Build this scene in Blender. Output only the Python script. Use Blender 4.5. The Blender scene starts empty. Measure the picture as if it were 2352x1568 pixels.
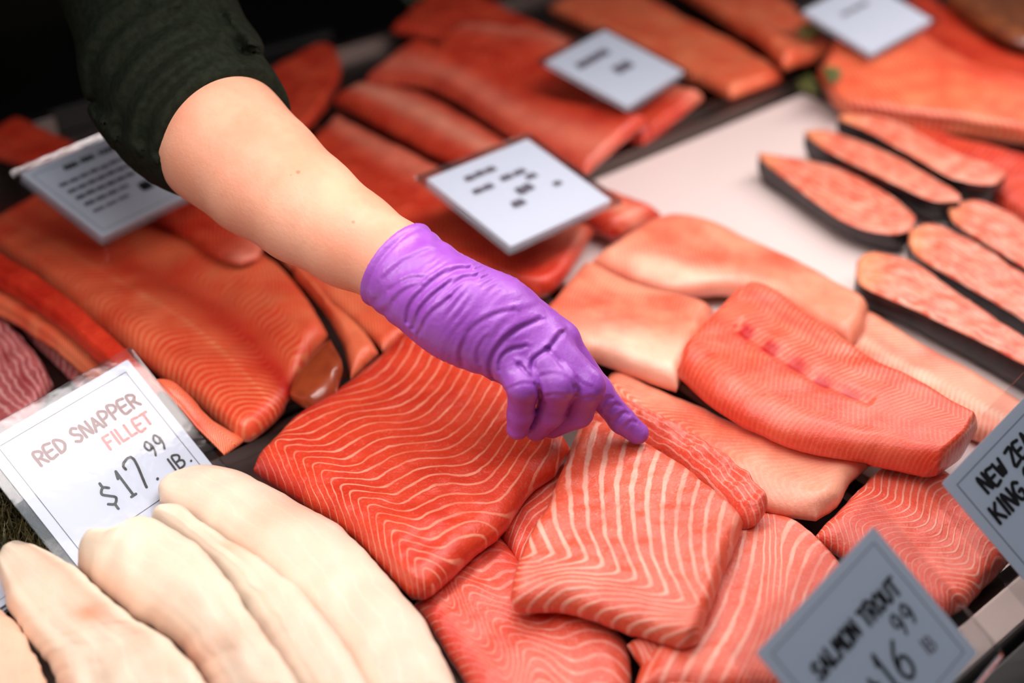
import bpy, math
import numpy as np
from mathutils import Matrix, Vector

# ------------------------------------------------------------------ camera, world, lamps, exposure
SC = bpy.context.scene
COL = SC.collection
H_CAM, PITCH, FPX = 0.65, math.radians(36), 2800.0
CP, SP = math.cos(PITCH), math.sin(PITCH)
cam_d = bpy.data.cameras.new('camera')
cam_d.lens = FPX / 2352 * 36
cam_d.sensor_width = 36
cam_d.clip_start = 0.02
cam_d.dof.use_dof = True
cam_d.dof.focus_distance = 0.895
cam_d.dof.aperture_fstop = 2.0
cam = bpy.data.objects.new('camera', cam_d)
COL.objects.link(cam)
cam.location = (0, 0, H_CAM)
cam.rotation_euler = (math.pi / 2 - PITCH, 0, 0)
SC.camera = cam
SC.view_settings.view_transform = 'Standard'
SC.view_settings.look = 'None'
SC.view_settings.gamma = 1
SC.view_settings.use_curve_mapping = False
SC.view_settings.exposure = 0.0

world = bpy.data.worlds.new('shop')
SC.world = world
world.use_nodes = True
world.node_tree.nodes['Background'].inputs[0].default_value = (1.0, 0.93, 0.9, 1)
world.node_tree.nodes['Background'].inputs[1].default_value = 0.03

# counter frame: a runs along the case, b runs from its back to the customer
UA = math.radians(39.5)
def AB(a, b, z=0.0):
    return Vector((a * math.cos(UA) + b * math.sin(UA), a * math.sin(UA) - b * math.cos(UA), z))

def case_lamp(name, a, b, z, la, lb, power, col, aim=(0, 0)):
    l = bpy.data.lights.new(name, 'AREA')
    l.shape = 'RECTANGLE'
    l.size, l.size_y = la, lb
    l.energy = power
    l.color = col
    o = bpy.data.objects.new(name, l)
    COL.objects.link(o)
    o.location = AB(a, b, z)
    o.rotation_euler = (aim[0], aim[1], UA)
    return o
case_lamp('case_lamp', 0.70, -0.60, 0.50, 2.0, 0.10, 8.2, (1.0, 0.90, 0.86))
case_lamp('case_lamp', 0.70, -0.42, 0.60, 2.0, 0.04, 1.15, (1.0, 0.90, 0.86))
case_lamp('ceiling_lamp', 0.5, 0.35, 2.3, 1.6, 1.0, 19.0, (0.86, 0.93, 1.0))

# ------------------------------------------------------------------ helpers
def tag(o, label=None, cat=None, group=None, kind=None):
    if label: o['label'] = label
    if cat: o['category'] = cat
    if group: o['group'] = group
    if kind: o['kind'] = kind
    return o

def link_mesh(name, verts, faces, mat, parent=None, smooth=True, attrs=None):
    me = bpy.data.meshes.new(name)
    verts = np.asarray(verts, np.float32)
    me.from_pydata(verts.tolist(), [], faces if isinstance(faces, list) else faces.tolist())
    if smooth:
        me.polygons.foreach_set('use_smooth', [True] * len(me.polygons))
    for k, v in (attrs or {}).items():
        at = me.attributes.new(k, 'FLOAT', 'POINT')
        at.data.foreach_set('value', np.asarray(v, np.float32))
    me.update()
    o = bpy.data.objects.new(name, me)
    COL.objects.link(o)
    if mat: me.materials.append(mat)
    if parent: o.parent = parent
    return o

def empty(name, loc):
    o = bpy.data.objects.new(name, None)
    o.empty_display_size = 0.02
    COL.objects.link(o)
    o.location = loc
    return o

def keep(o, parent):
    """parent O without moving it"""
    o.parent = parent
    o.matrix_parent_inverse = Matrix.Translation(parent.location).inverted()

def PX(px, py, z=0.0):
    """points of the photograph on the level z"""
    px, py = np.asarray(px, float), np.asarray(py, float)
    a = (px - 1176) / FPX
    b = (784 - py) / FPX
    dx, dy, dz = a, CP + b * SP, -SP + b * CP
    t = (H_CAM - z) / -dz
    return np.stack([dx * t, dy * t, np.broadcast_to(z, t.shape)], -1)

def PD(px, py, d):
    """a point seen at depth d"""
    a = (px - 1176) / FPX * d
    b = (784 - py) / FPX * d
    return np.array([a, d * CP + b * SP, H_CAM - d * SP + b * CP])

def catmull(P, n):
    P = np.asarray(P, float)
    if len(P) == 2:
        t = np.linspace(0, 1, n)[:, None]
        return P[0] * (1 - t) + P[1] * t
    Q = np.vstack([2 * P[0] - P[1], P, 2 * P[-1] - P[-2]])
    out = []
    for i in range(len(P) - 1):
        p0, p1, p2, p3 = Q[i:i + 4]
        t = np.linspace(0, 1, 24, endpoint=False)[:, None]
        out.append(.5 * ((2 * p1) + (p2 - p0) * t + (2 * p0 - 5 * p1 + 4 * p2 - p3) * t ** 2 + (3 * p1 - p0 - 3 * p2 + p3) * t ** 3))
    out = np.vstack(out + [P[-1:]])
    s = np.r_[0, np.cumsum(np.linalg.norm(np.diff(out, axis=0), axis=1))]
    q = np.linspace(0, s[-1], n)
    return np.stack([np.interp(q, s, out[:, k]) for k in range(2)], 1)

def along(C, t):
    """curve C (n,k) sampled at t in 0..1"""
    x = np.linspace(0, 1, len(C))
    return np.stack([np.interp(t, x, C[:, k]) for k in range(C.shape[1])], -1)

_rng = np.random.RandomState(7)
_LAT = _rng.rand(256, 256)
def noise(x, y):
    x, y = np.asarray(x, float), np.asarray(y, float)
    i, j = np.floor(x).astype(int), np.floor(y).astype(int)
    fx, fy = x - i, y - j
    fx, fy = fx * fx * (3 - 2 * fx), fy * fy * (3 - 2 * fy)
    g = lambda a, b: _LAT[a % 256, b % 256]
    return (g(i, j) * (1 - fx) + g(i + 1, j) * fx) * (1 - fy) + (g(i, j + 1) * (1 - fx) + g(i + 1, j + 1) * fx) * fy - .5

def srgb(r, g, b):
    f = lambda c: (c / 255 / 12.92) if c <= 10 else ((c / 255 + .055) / 1.055) ** 2.4
    return (f(r), f(g), f(b), 1)

# ------------------------------------------------------------------ materials
class NT:
    def __init__(self, name):
        self.m = bpy.data.materials.new(name)
        self.m.use_nodes = True
        self.t = self.m.node_tree
        self.b = self.t.nodes['Principled BSDF']
        self.out = self.t.nodes['Material Output']
    def n(self, typ, ins=None, **kw):
        x = self.t.nodes.new(typ)
        for k, v in kw.items(): setattr(x, k, v)
        for k, v in (ins or {}).items(): self.put(x.inputs[k], v)
        return x
    def put(self, sock, v):
        if isinstance(v, bpy.types.NodeSocket): self.t.links.new(v, sock)
        else: sock.default_value = v
    def math(self, op, a, b=None, c=None, clamp=False):
        x = self.n('ShaderNodeMath', operation=op, use_clamp=clamp)
        for i, v in enumerate((a, b, c)):
            if v is not None: self.put(x.inputs[i], v)
        return x.outputs[0]
    def mix(self, f, a, b):
        x = self.n('ShaderNodeMix', data_type='RGBA')
        self.put(x.inputs[0], f); self.put(x.inputs[6], a); self.put(x.inputs[7], b)
        return x.outputs[2]
    def noise(self, scale, detail=3, rough=.55, vec=None):
        x = self.n('ShaderNodeTexNoise', {'Scale': scale, 'Detail': detail, 'Roughness': rough})
        if vec is None: vec = self.co()
        self.t.links.new(vec, x.inputs['Vector'])
        return x.outputs[0]
    def co(self):
        if not hasattr(self, '_co'): self._co = self.n('ShaderNodeTexCoord').outputs['Object']
        return self._co
    def ramp(self, v, lo, hi):
        x = self.n('ShaderNodeMapRange', {0: v, 1: lo, 2: hi}, interpolation_type='SMOOTHSTEP')
        return x.outputs[0]
    def attr(self, name):
        return self.n('ShaderNodeAttribute', attribute_name=name).outputs['Fac']
    def p(self, **kw):
        for k, v in kw.items(): self.put(self.b.inputs[k.replace('_', ' ')], v)

def fish_mat(name, flesh, flesh2, fat, alt, width=.35, warp=.35, jit=.09, wscale=45, rough=.33, sss=.12, bump=.35, line_bump=.4, grain=.25, coat=.45, mottle=30):
    t = NT(name)
    s, ls, al = t.attr('s'), t.attr('ls'), t.attr('alt')
    wn = t.math('SUBTRACT', t.noise(wscale, 3), .5)
    s2 = t.math('MULTIPLY_ADD', wn, warp * 2, s)
    s2 = t.math('MULTIPLY_ADD', t.math('SUBTRACT', t.noise(wscale * 3.5, 3), .5), jit * 2, s2)
    tri = t.math('MULTIPLY', t.math('ABSOLUTE', t.math('SUBTRACT', t.math('FRACT', s2), .5)), 2)
    wv = t.math('MULTIPLY_ADD', t.noise(28, 2), -width * 1.0, 1 - width * .5)
    soft = t.math('SUBTRACT', tri, wv)
    line = t.ramp(soft, -.06, width * .55)
    line = t.math('MULTIPLY', line, t.n('ShaderNodeMapRange', {0: t.noise(38, 3), 1: .32, 2: .62, 3: .42, 4: 1.0}).outputs[0])
    line = t.math('MULTIPLY', line, ls, clamp=True)
    fl = t.mix(t.ramp(t.noise(mottle, 4), .35, .68), flesh, flesh2)
    gn = t.noise(420, 2)
    fl = t.mix(t.math('MULTIPLY', t.ramp(gn, .5, .8), grain), fl, fat)
    c = t.mix(line, fl, fat)
    aln = t.math('MULTIPLY_ADD', t.math('SUBTRACT', t.noise(60, 3), .5), t.math('MULTIPLY', al, .8), al, clamp=True)
    c = t.mix(aln, c, alt)
    t.p(Base_Color=c, Roughness=t.math('MULTIPLY_ADD', t.noise(120, 2), .25, rough - .1), Specular_IOR_Level=.45,
        Subsurface_Weight=sss, Subsurface_Radius=(.006, .0025, .0012), Subsurface_Scale=1.0,
        Coat_Weight=coat, Coat_Roughness=.2)
    h = t.math('MULTIPLY_ADD', t.noise(700, 3), .5, t.math('MULTIPLY', t.noise(150, 3), .8))
    h = t.math('MULTIPLY_ADD', line, line_bump, h)
    bp = t.n('ShaderNodeBump', {'Strength': bump, 'Distance': .0012, 'Height': h})
    t.p(Normal=bp.outputs[0])
    ch = t.math('MULTIPLY_ADD', t.noise(520, 3), .7, t.math('MULTIPLY', t.noise(1300, 2), .5))
    bp2 = t.n('ShaderNodeBump', {'Strength': .75, 'Distance': .0011, 'Height': ch})
    t.t.links.new(bp.outputs[0], bp2.inputs['Normal'])
    t.t.links.new(bp2.outputs[0], t.b.inputs['Coat Normal'])
    return t.m

def plain(name, col, rough=.5, metal=0., spec=.5, noise_amt=0., nscale=40, col2=None, bump=0., bscale=300, coat=0., sss=0.):
    t = NT(name)
    c = col
    if col2: c = t.mix(t.ramp(t.noise(nscale, 4), .3, .7), col, col2)
    t.p(Base_Color=c, Roughness=rough, Metallic=metal, Specular_IOR_Level=spec, Coat_Weight=coat, Coat_Roughness=.15)
    if sss: t.p(Subsurface_Weight=sss, Subsurface_Radius=(.008, .003, .0015), Subsurface_Scale=1.0)
    if bump:
        bp = t.n('ShaderNodeBump', {'Strength': bump, 'Distance': .001, 'Height': t.noise(bscale, 4)})
        t.p(Normal=bp.outputs[0])
    return t.m

M = {}
M['hero'] = fish_mat('salmon flesh bright', srgb(226, 70, 40), srgb(214, 56, 34), srgb(243, 152, 122), srgb(196, 30, 28), width=.20, warp=.07, wscale=40, bump=.5)
M['front'] = fish_mat('salmon flesh pale lined', srgb(228, 82, 54), srgb(234, 98, 70), srgb(247, 174, 152), srgb(250, 150, 120), width=.36, warp=.05, wscale=35, bump=.6, grain=.35)
M['king'] = fish_mat('salmon flesh pink', srgb(230, 76, 52), srgb(234, 98, 74), srgb(247, 168, 148), srgb(205, 40, 34), width=.28, warp=.18, wscale=45, bump=.6, grain=.4)
M['trout'] = fish_mat('trout flesh orange', srgb(230, 70, 42), srgb(238, 94, 58), srgb(249, 158, 112), srgb(192, 26, 20), width=.5, warp=.2, wscale=45, line_bump=.25, bump=.35)
M['troutred'] = fish_mat('trout flesh red', srgb(190, 28, 16), srgb(214, 52, 28), srgb(230, 98, 66), srgb(246, 158, 130), width=.5, warp=.6, wscale=40, line_bump=.2, bump=.35)  # red flesh, its colour deepened further to dim the back rows
M['pink'] = fish_mat('trout flesh pink', srgb(232, 88, 60), srgb(246, 142, 108), srgb(252, 184, 154), srgb(253, 208, 180), width=.5, warp=.3, mottle=15, wscale=40, line_bump=.2, bump=.4, grain=.35)
M['gap'] = fish_mat('trout flesh with opened line', srgb(228, 68, 42), srgb(236, 92, 64), srgb(246, 144, 112), srgb(186, 8, 8), width=.5, warp=.3, wscale=50, line_bump=.2, bump=.4)
M['steak'] = fish_mat('steak flesh', srgb(222, 72, 40), srgb(240, 140, 112), srgb(250, 190, 166), srgb(246, 150, 100), width=.5, warp=1.2, wscale=40, bump=.5, grain=.5, mottle=60)
M['white'] = fish_mat('white fish flesh', srgb(240, 221, 197), srgb(236, 209, 187), srgb(243, 228, 208), srgb(230, 166, 134), width=.2, warp=.9, wscale=30, bump=.18, line_bump=.15, grain=.1, sss=.3, coat=.2, rough=.4, mottle=16)
M['snap'] = fish_mat('snapper flesh', srgb(205, 110, 108), srgb(170, 78, 82), srgb(226, 160, 156), srgb(150, 20, 30), width=.35, warp=.8, wscale=50, bump=.5)
M['skin'] = plain('silver brown fish skin', srgb(150, 84, 48), .28, 0, .6, col2=srgb(112, 60, 40), nscale=60, coat=.4, bump=.2)
M['troutskin'] = plain('trout skin', srgb(176, 78, 40), .3, 0, .6, col2=srgb(146, 60, 34), nscale=26, coat=.5, bump=.2)
M['shadeskin'] = plain('shade darkened fish skin', srgb(46, 28, 32), .45, 0, .35, col2=srgb(18, 13, 15), nscale=80, coat=.3, bump=.2)  # fish skin, blackened to hold the shadow between the steaks
M['steel'] = plain('brushed steel', srgb(150, 138, 134), .36, 1., bump=.08, bscale=200)
M['paperliner'] = plain('pinkish white tray liner', srgb(232, 212, 208), .55, bump=.15, bscale=60)
M['blackmetal'] = plain('black painted metal', srgb(16, 15, 15), .4, 0, .5)
M['floor'] = plain('dark floor', srgb(20, 18, 18), .7)
M['wall'] = plain('dark wall', srgb(14, 13, 13), .8)
M['card'] = plain('white card', srgb(206, 212, 224), .5, bump=.05, bscale=400)
M['ink'] = plain('black marker', srgb(22, 18, 24), .5)
M['inkred'] = plain('marker reddened by glare', srgb(110, 44, 44), .5)  # dark marker with the sleeve's glare mixed into its colour
M['inkpale'] = plain('red marker paled by glare', srgb(178, 92, 86), .5)  # red marker, lightened in colour as if glare washed over it
M['inkline'] = plain('thin printed line', srgb(70, 60, 72), .6)
M['inkgrey'] = plain('grey print', srgb(105, 100, 112), .6)

def clear_mat():
    t = NT('clear plastic')
    tr = t.n('ShaderNodeBsdfTransparent', {'Color': (.93, .93, .94, 1)})
    gl = t.n('ShaderNodeBsdfGlossy', {'Color': (1, 1, 1, 1), 'Roughness': .09})
    fr = t.n('ShaderNodeFresnel', {'IOR': 1.5})
    bp = t.n('ShaderNodeBump', {'Strength': .25, 'Distance': .001, 'Height': t.noise(45, 3)})
    t.t.links.new(bp.outputs[0], gl.inputs['Normal'])
    mx = t.n('ShaderNodeMixShader', {0: t.math('MULTIPLY', fr.outputs[0], .7)})
    t.t.links.new(tr.outputs[0], mx.inputs[1]); t.t.links.new(gl.outputs[0], mx.inputs[2])
    t.t.links.new(mx.outputs[0], t.out.inputs[0])
    return t.m
M['clear'] = clear_mat()

# ------------------------------------------------------------------ the case
def box(name, a0, a1, b0, b1, z0, z1, mat, parent=None, bev=0.0):
    v = [AB(a, b, z) for z in (z0, z1) for b in (b0, b1) for a in (a0, a1)]
    f = [(0, 2, 3, 1), (4, 5, 7, 6), (0, 1, 5, 4), (2, 6, 7, 3), (0, 4, 6, 2), (1, 3, 7, 5)]
    o = link_mesh(name, [tuple(x) for x in v], f, mat, parent, smooth=False)
    if bev:
        m = o.modifiers.new('bevel', 'BEVEL'); m.width = bev; m.segments = 3
    return o

tag(box('floor', -4, 5, -4, 2, -.95, -.90, M['floor']), kind='structure')
tag(box('wall_back', -4, 5, -4.1, -4.0, -.9, 2.2, M['wall']), kind='structure')

case = empty('display_case', AB(.7, -.8, -.9))
tag(case, 'dark refrigerated fish counter with a steel deck and front rail under all the fish', 'counter')
def cpart(*a, **k):
    o = box(*a, **k); keep(o, case); return o
cpart('cabinet', -1.2, 2.6, -1.405, -.165, -.9, -.035, M['blackmetal'])
cpart('deck', -1.2, 2.6, -1.40, -.242, -.034, -.012, M['steel'])
cpart('front_rail', -1.2, 2.6, -.236, -.206, -.03, .012, M['steel'], bev=.004)
cpart('front_trim', -1.2, 2.6, -.204, -.168, -.03, .004, M['blackmetal'], bev=.004)
cpart('back_rail', -1.2, .82, -1.398, -1.375, -.012, .020, M['blackmetal'], bev=.003)
cpart('back_rail', .30, .42, -1.374, -1.35, -.012, .024, M['steel'], bev=.003)

RIMS = [(-.3, 1.3, -.236, -.206, .012), (-.3, 1.3, -.204, -.168, .004), (-.6, .82, -1.400, -1.373, .021), (.30, .42, -1.376, -1.348, .025)]
def tray(name, a0, a1, b0, b1, label, liner, rim=.004, lip=.008):
    """a shallow steel pan: floor, four walls and an out-turned lip, one mesh"""
    t = .0016
    prof = [(0, -.010), (0, rim), (-lip, rim), (-lip, rim - t), (-t, rim - t), (-t, -.0105)]
    vs, fs = [], []
    cx = [(a0, b0, 1, 1), (a1, b0, -1, 1), (a1, b1, -1, -1), (a0, b1, 1, -1)]
    for (a, b, sa, sb) in cx:
        for (o_, z) in prof:
            vs.append(tuple(AB(a + sa * (o_ + lip + .001), b + sb * (o_ + lip + .001), z)))
    k = len(prof)
    for i in range(4):
        j = (i + 1) % 4
        for q in range(k):
            r = (q + 1) % k
            fs.append((i * k + q, j * k + q, j * k + r, i * k + r))
    fs.append((0, k, 2 * k, 3 * k))
    fs.append((k - 1, 4 * k - 1, 3 * k - 1, 2 * k - 1))
    w = lip + .003
    RIMS.extend([(a0, a1, b0, b0 + w, rim), (a0, a1, b1 - w, b1, rim), (a0, a0 + w, b0, b1, rim), (a1 - w, a1, b0, b1, rim)])
    o = link_mesh(name, vs, fs, M['steel'], smooth=False)
    tag(o, label, 'tray', 'steel fish trays')
    if liner:
        m = .013
        l = box('liner', a0 + m + lip, a1 - m - lip, b0 + m + lip, b1 - m - lip, -.0095, -.006, M['paperliner'], o)
    return o
tray('steel_tray', .02, .64, -.722, -.246, 'steel tray under the large striped salmon portions at the front of the case', False)
tray('steel_tray', .655, 1.22, -.895, -.246, 'steel tray lined with pinkish white paper between the trout fillets and the steaks', True)
tray('steel_tray', -.10, .64, -1.19, -.735, 'steel tray under the orange trout fillets below the forearm', False)
tray('steel_tray', -.62, .005, -.722, -.246, 'steel tray under the white fillets and the red snapper card', False)
tray('steel_tray', .655, 1.75, -1.36, -.91, 'steel tray under the trout fillets along the far edge of the case', False)

# ------------------------------------------------------------------ fillets, laid one on another over a height map
GX0, GY0, GC = -1.3, 0.1, 0.004
GH = np.zeros((650, 560)) - .006
def gidx(x, y):
    return np.clip(((x - GX0) / GC), 0, 648.9), np.clip(((y - GY0) / GC), 0, 558.9)
def gsample(G, x, y):
    fx, fy = gidx(x, y)
    i, j = fx.astype(int), fy.astype(int)
    a, b = fx - i, fy - j
    return (G[i, j] * (1 - a) + G[i + 1, j] * a) * (1 - b) + (G[i, j + 1] * (1 - a) + G[i + 1, j + 1] * a) * b
def dil(Gm, r):
    for _ in range(r):
        A = Gm.copy()
        A[1:] = np.maximum(A[1:], Gm[:-1]); A[:-1] = np.maximum(A[:-1], Gm[1:])
        B = A.copy()
        B[:, 1:] = np.maximum(B[:, 1:], A[:, :-1]); B[:, :-1] = np.maximum(B[:, :-1], A[:, 1:])
        Gm = B
    return Gm
def boxblur(G, r):
    for ax in (0, 1):
        c = np.cumsum(np.pad(G, [(r + 1, r) if k == ax else (0, 0) for k in (0, 1)], mode='edge'), axis=ax)
        n = G.shape[ax]
        G = (np.take(c, range(2 * r + 1, 2 * r + 1 + n), ax) - np.take(c, range(0, n), ax)) / (2 * r + 1)
    return G

TH_ALL = .8
def fillet(name, label, cat, group, A, B, C0=None, C1=None, th=.02, r=.012, mat='trout', skin='skin', stripe=None, ls=1.0, alt=0.0,
           nu=60, nv=40, bumps=.0012, bfreq=45, stiff=9, thick=None, zg=.02, extra=None, flat=.45, seed=0, zmin=None, rigid=.5, skin_side=False, plane=None, ru=None, rag=.0007):
    th *= TH_ALL
    A0, B0 = catmull(A, 80), catmull(B, 80)
    C0 = catmull(C0 if C0 else [A0[0], B0[0]], 60)
    C1 = catmull(C1 if C1 else [A0[-1], B0[-1]], 60)
    zc = {k: np.full(len(c), zg) for k, c in zip('ABCD', (A0, B0, C0, C1))}
    def coons(u, v, E):
        a, b, c0, c1 = E
        uu, vv = u[..., None], v[..., None]
        P = (1 - vv) * along(a, u) + vv * along(b, u) + (1 - uu) * along(c0, v) + uu * along(c1, v)
        P -= (1 - uu) * (1 - vv) * a[0] + uu * (1 - vv) * a[-1] + (1 - uu) * vv * b[0] + uu * vv * b[-1]
        return P
    su, sv = np.meshgrid(np.linspace(0, 1, 220), np.linspace(0, 1, 160), indexing='ij')
    for it in range(3):
        E = [PX(c[:, 0], c[:, 1], zc[k])[:, :2] for k, c in zip('ABCD', (A0, B0, C0, C1))]
        E[2][0], E[2][-1], E[3][0], E[3][-1] = E[0][0], E[1][0], E[0][-1], E[1][-1]
        for q_, e in enumerate(E):   # slightly ragged cut edges
            w_ = np.sin(np.linspace(0, np.pi, len(e)))[:, None] ** .5
            l_ = np.r_[0, np.cumsum(np.linalg.norm(np.diff(e, axis=0), axis=1))]
            t_ = np.gradient(e, axis=0); t_ /= np.linalg.norm(t_, axis=1)[:, None] + 1e-9
            a_ = noise(l_ * 75 + seed * 5.3 + q_ * 17, l_ * 0 + seed) + .6 * noise(l_ * 210 + q_ * 9, l_ * 0 + seed + 40)
            e += w_ * rag * 2 * a_[:, None] * np.stack([-t_[:, 1], t_[:, 0]], 1)
        S = coons(su, sv, E)
        ix, iy = gidx(S[..., 0], S[..., 1])
        mask = np.zeros(GH.shape, bool)
        mask[np.round(ix).astype(int), np.round(iy).astype(int)] = True
        mask = dil(mask.astype(float), 1) > 0
        base = GH[mask].min()
        D = dil(np.where(mask, GH, -9.), stiff)
        D = np.where(D < -1, base, D)
        D = boxblur(boxblur(D, max(1, stiff // 2)), max(1, stiff - stiff // 2))
        if rigid:
            gx, gy = np.nonzero(mask)
            Am = np.stack([gx * .01, gy * .01, np.ones(len(gx))], 1)
            co = np.linalg.lstsq(Am, D[mask], rcond=None)[0]
            Ix, Iy = np.meshgrid(np.arange(GH.shape[0]) * .01, np.arange(GH.shape[1]) * .01, indexing='ij')
            PL = Ix * co[0] + Iy * co[1] + co[2]
            PL = PL + max(0, np.max((D - PL)[mask])) * rigid
            D = boxblur(np.maximum(D, np.minimum(PL, D[mask].max())), 3)
        if zmin is not None: D = np.maximum(D, zmin)
        for k, e in zip('ABCD', E):
            zk = gsample(D, e[:, 0], e[:, 1]) + th * flat
            if plane:
                tt_ = np.linspace(0, 1, len(e))
                zk = {'A': plane(tt_, 0 * tt_), 'B': plane(tt_, 0 * tt_ + 1), 'C': plane(0 * tt_, tt_), 'D': plane(0 * tt_ + 1, tt_)}[k] + 0 * tt_ + th * flat
            x_ = np.linspace(-1, 1, len(zk))
            if not plane: zk = np.polyval(np.polyfit(x_, zk, 1), x_)
            zc[k] = zk if it == 0 else .5 * zk + .5 * zc[k]
    L = np.mean([np.linalg.norm(np.diff(E[0], axis=0), axis=1).sum(), np.linalg.norm(np.diff(E[1], axis=0), axis=1).sum()])
    W = np.mean([np.linalg.norm(np.diff(E[2], axis=0), axis=1).sum(), np.linalg.norm(np.diff(E[3], axis=0), axis=1).sum()])
    tu, tv = np.linspace(0, 1, nu), np.linspace(0, 1, nv)
    wu = min(.85, .5 * r / L * 16); wv = min(.85, .5 * r / W * 8)
    tu = tu - .6 * np.sin(2 * np.pi * tu) / (2 * np.pi)
    tv = tv - .7 * np.sin(2 * np.pi * tv) / (2 * np.pi)
    u, v = np.meshgrid(tu, tv, indexing='ij')
    def top(u, v):
        XY = coons(u, v, E)
        eu, ev = np.minimum(u, 1 - u) * L, np.minimum(v, 1 - v) * W
        q = lambda e: np.sqrt(np.maximum(0, 1 - (1 - np.minimum(e / r, 1)) ** 2))
        prof = np.sqrt(np.maximum(0, 1 - (1 - np.minimum(eu / (ru or r), 1)) ** 2)) * q(ev)
        T = th * (thick(u, v) if thick else 1)
        zb = plane(u, v) + 0 * u if plane else gsample(D, XY[..., 0], XY[..., 1])
        wob = bumps * (noise(XY[..., 0] * bfreq + seed * 3.1, XY[..., 1] * bfreq) + .5 * noise(XY[..., 0] * bfreq * 2.7, XY[..., 1] * bfreq * 2.7 + seed))
        z = zb + T * (flat + (1 - flat) * prof) + wob * 2 * prof
        if extra: z = z + extra(u, v) * prof
        return XY, z, zb
    XY, z, zb = top(u, v)
    ins = .10
    inu, inv = min(.2, .35 * th / L), min(.2, .35 * th / W)
    ub, vb = inu + u * (1 - 2 * inu), inv + v * (1 - 2 * inv)
    XYb = coons(ub, vb, E)
    if plane:
        zp = plane(ub, vb) + 0 * ub
        zbb = np.maximum(zp, np.minimum(gsample(GH, XYb[..., 0], XYb[..., 1]), zp + .5 * th)) + .0006
    else: zbb = np.maximum(gsample(D, XYb[..., 0], XYb[..., 1]), gsample(GH, XYb[..., 0], XYb[..., 1])) + .0006
    top_v = np.dstack([XY, z]).reshape(-1, 3)
    bot_v = np.dstack([XYb, zbb]).reshape(-1, 3)
    idx = np.arange(nu * nv).reshape(nu, nv)
    q = np.stack([idx[:-1, :-1], idx[1:, :-1], idx[1:, 1:], idx[:-1, 1:]], -1).reshape(-1, 4)
    ring = np.r_[idx[:, 0], idx[-1, 1:], idx[-2::-1, -1], idx[0, -2:0:-1]]
    n = nu * nv
    nr = len(ring)
    # flesh: top and side, the side closing down on the skin
    mid = (top_v[ring] + bot_v[ring]) / 2
    mid[:, :2] = top_v[ring][:, :2] * .9 + bot_v[ring][:, :2] * .1
    V = np.vstack([top_v, mid, bot_v[ring]])
    F = q.tolist()
    band_f = []
    for k in range(nr):
        j = (k + 1) % nr
        band_f.append((ring[j], ring[k], n + k, n + j))
        band_f.append((n + j, n + k, n + nr + k, n + nr + j))
    if not skin_side: F += band_f
    s = (stripe(u, v) if stripe else u * L / .006).ravel()
    lsv = np.broadcast_to(ls(u, v) if callable(ls) else ls, u.shape).ravel()
    alv = np.broadcast_to(alt(u, v) if callable(alt) else alt, u.shape).ravel()
    ext = lambda a: np.r_[a, a[ring], a[ring]]
    F = [tuple(int(i) for i in f) for f in F]
    c = V.mean(0); c[2] = V[:, 2].min()
    o = link_mesh(name, V - c, F, M[mat], attrs={'s': ext(s), 'ls': ext(lsv), 'alt': ext(alv)})
    o.location = c
    if skin_side:
        sv_ = np.vstack([bot_v, top_v[ring], mid])
        sf_ = q[:, ::-1].tolist()
        for k in range(nr):
            j = (k + 1) % nr
            sf_.append((n + j, n + k, n + nr + k, n + nr + j))
            sf_.append((n + nr + j, n + nr + k, ring[k], ring[j]))
        sf_ = [tuple(int(i) for i in f) for f in sf_]
    else:
        sv_, sf_ = bot_v, q[:, ::-1]
    sk = link_mesh('skin', sv_ - c, sf_, M[skin], o)
    tag(o, label, cat, group or FISH_GROUP.get(name))
    # write the top into the height map
    S, zz, _ = top(su, sv)
    ix, iy = gidx(S[..., 0], S[..., 1])
    for fx in (np.floor, np.ceil):
        for fy in (np.floor, np.ceil):
            np.maximum.at(GH, (fx(ix).astype(int), fy(iy).astype(int)), zz + .0008)
    return o

def pw(x, pts):
    return np.interp(x, [p[0] for p in pts], [p[1] for p in pts])
def band(x, c, w):
    return np.exp(-((x - c) / w) ** 2)
def sm(x, pts):
    """smooth curve through PTS (monotone between them)"""
    X = np.array([p[0] for p in pts], float); Y = np.array([p[1] for p in pts], float)
    d = np.diff(Y) / np.diff(X)
    m = np.r_[d[0], (d[:-1] + d[1:]) / 2, d[-1]]
    k = np.clip(np.searchsorted(X, x) - 1, 0, len(d) - 1)
    h = X[k + 1] - X[k]; t = (np.asarray(x) - X[k]) / h
    return (2 * t ** 3 - 3 * t ** 2 + 1) * Y[k] + (t ** 3 - 2 * t ** 2 + t) * h * m[k] + (-2 * t ** 3 + 3 * t ** 2) * Y[k + 1] + (t ** 3 - t ** 2) * h * m[k + 1]
chev = lambda N, pts: (lambda u, v: N * (u - pw(v, pts)))

FISH_GROUP = {'trout_fillet': 'orange trout fillets in the case', 'salmon_portion': 'striped salmon portions at the front', 'white_fillet': 'white fillets at the lower left',
              'salmon_steak': 'salmon steaks at the right', 'snapper_fillet': 'snapper fillets at the left edge'}
def rim_on_map(a0, a1, b0, b1, z):
    for a in np.arange(a0, a1 + .001, .002):
        for bb in np.arange(b0, b1 + .001, .002):
            p = AB(a, bb)
            ix, iy = gidx(p[0], p[1])
            for i in (int(ix), int(ix) + 1):
                for j in (int(iy), int(iy) + 1):
                    GH[i, j] = max(GH[i, j], z + .001)
for (a0, a1, b0, b1, z) in RIMS: rim_on_map(a0, a1, b0, b1, z)
bl = lambda a, b, c, d: (lambda u, v: (a * (1 - u) + b * u) * (1 - v) + (c * (1 - u) + d * u) * v)   # base heights at the four corners
tr_st = lambda N, k=.35, c=.5: (lambda u, v: N * (u - k * np.abs(v - c)))
def lat(c, w=.03, amt=1.0):
    return lambda u, v: amt * band(v, c, w)

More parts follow.
